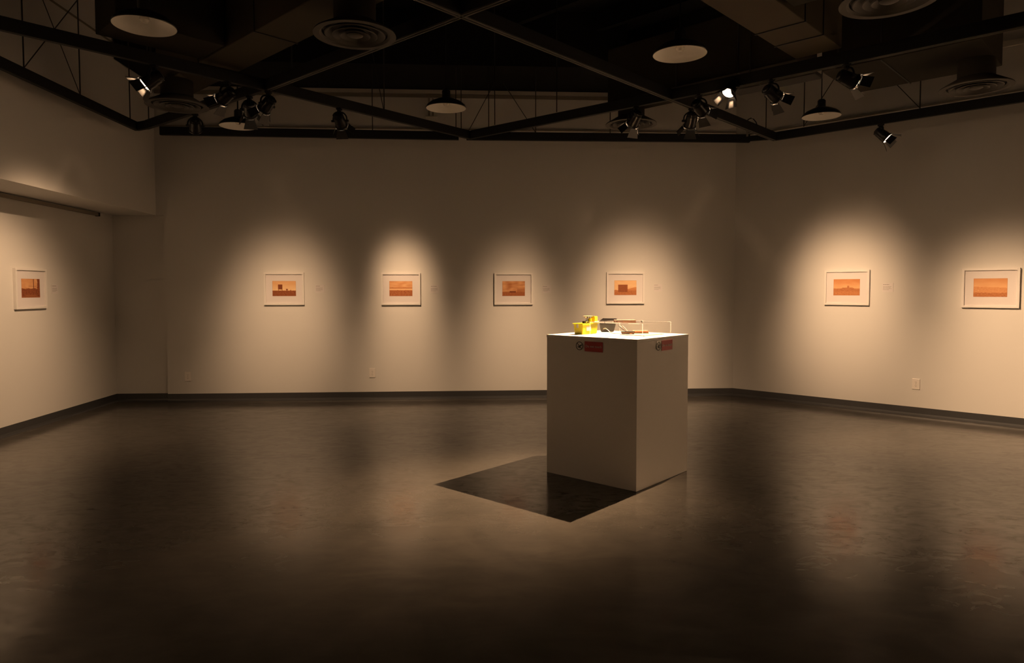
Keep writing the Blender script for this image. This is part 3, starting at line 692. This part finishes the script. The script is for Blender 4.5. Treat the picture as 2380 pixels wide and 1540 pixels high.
# bar resting on the cover
t = thing('pink_block', 'dull pink wooden bar lying on top of the acrylic cover', 'bar', (0.8542, 5.1955, 1.1965), .10)
MB().box((0, 0, .011), (.165, .034, .021), bev=.003).build('bar', M['pink'], t)
MB().box((.03, -.0172, .011), (.10, .0012, .015)).build('side_patch', M['copper'], t)

# under the cover
t = thing('grey_case', 'speckled grey case with a raised black lid standing behind the acrylic cover', 'case', (0.795, 5.730, 1.0950), .03)
def hexa(v, m):
    w_ = [m.bm.verts.new(p) for p in v]
    for q in ((3, 2, 1, 0), (4, 5, 6, 7), (0, 1, 5, 4), (1, 2, 6, 5), (2, 3, 7, 6), (3, 0, 4, 7)): m.bm.faces.new([w_[k] for k in q])
    return m
m = hexa([(-.050, -.02, 0), (.052, -.02, 0), (.052, .02, 0), (-.050, .02, 0), (-.062, -.022, .070), (.070, -.022, .066), (.070, .022, .066), (-.062, .022, .070)], MB())
bmesh.ops.bevel(m.bm, geom=list(m.bm.edges), offset=.003, segments=2, affect='EDGES'); m.build('case_body', M['grey'], t)
lx, lz = 0.010, 0.090
hexa([(lx-.068, -.030, lz), (lx+.060, -.030, lz+.003), (lx+.060, .030, lz+.003), (lx-.068, .030, lz), (lx-.040, -.024, lz+.022), (lx+.068, -.024, lz+.019), (lx+.068, .026, lz+.021), (lx-.040, .026, lz+.023)], MB()).build('lid', M['lid'], t)
MB().tube([(-.016, 0, .066), (-.026, 0, lz+.004)], .0025, 8).build('lid_strut', M['darkk'], t)
MB().tube([(.045, .012, .064), (.045, .012, lz+.006)], .002, 8).build('lid_strut', M['steel'], t)
t = thing('wood_sheet', 'flat orange wooden sheet under the acrylic cover', 'board', PD(.245, .475, ZT), RZP)
MB().box((0, 0, .002), (.30, .22, .004), bev=.001).build('sheet', M['board'], t)
ZB = ZT + .0045
t = thing('copper_block', 'orange copper bar at the back of the wooden sheet', 'bar', PD(.30, .54, ZB), 0)
MB().box((0, 0, .011), (.125, .032, .022), bev=.003).build('bar', M['copper'], t)
MB().box((0, -.016, .003), (.127, .004, .005)).build('base_strip', M['darkk'], t)
t = thing('spool_board', 'dark brown striped bar with a copper clip at the front of the wooden sheet', 'bar', PD(.325, .395, ZB), 0)
MB().box((0, 0, .0165), (.105, .026, .009), bev=.0015).build('upper_bar', M['lid'], t)
MB().box((0, 0, .004), (.098, .022, .008), bev=.0015).build('lower_bar', M['darkk'], t)
MB().box((0, .0, .010), (.100, .018, .006)).build('spacer', M['board'], t)
MB().box((.022, -.0135, .004), (.020, .006, .008), bev=.001).build('clip', M['copper'], t)
t = thing('white_cable', 'thin white cable curving from the grey case across the pedestal top', 'cable', (0.747, 5.534, 1.0950), 0)
MB().tube([(-.012, -.022, .036), (-.005, -.03, .041), (.005, -.035, .042), (.02, -.045, .030), (.035, -.06, .014), (.055, -.07, .004), (.085, -.075, .003), (.12, -.07, .003), (.145, -.065, .004)], .0028, 8).build('cable', M['wh'], t, True)
t = thing('ribbon_wires', 'bundle of three bent wires reaching down to the copper bar', 'wires', PD(.37, .45, ZB), 0)
for k, (mm, dx) in enumerate((('darkk', -.012), ('wh', 0), ('wh', .02))):
    MB().tube([(-.055+dx, 0, .062), (-.038+dx, -.004, .046), (-.02+dx*.8, -.006, .030), (.0+dx*.4, -.006, .016), (.022, -.004, .008+.003*k)], .0024, 8).build('wire', M[mm], t, True)
t = thing('paper_slip', 'small pinkish paper slip lying near the front of the pedestal top', 'paper', PD(.43, .26, ZT), RZP+.2)
MB().box((0, 0, .0006), (.05, .085, .0010)).build('sheet', M['paper'], t)
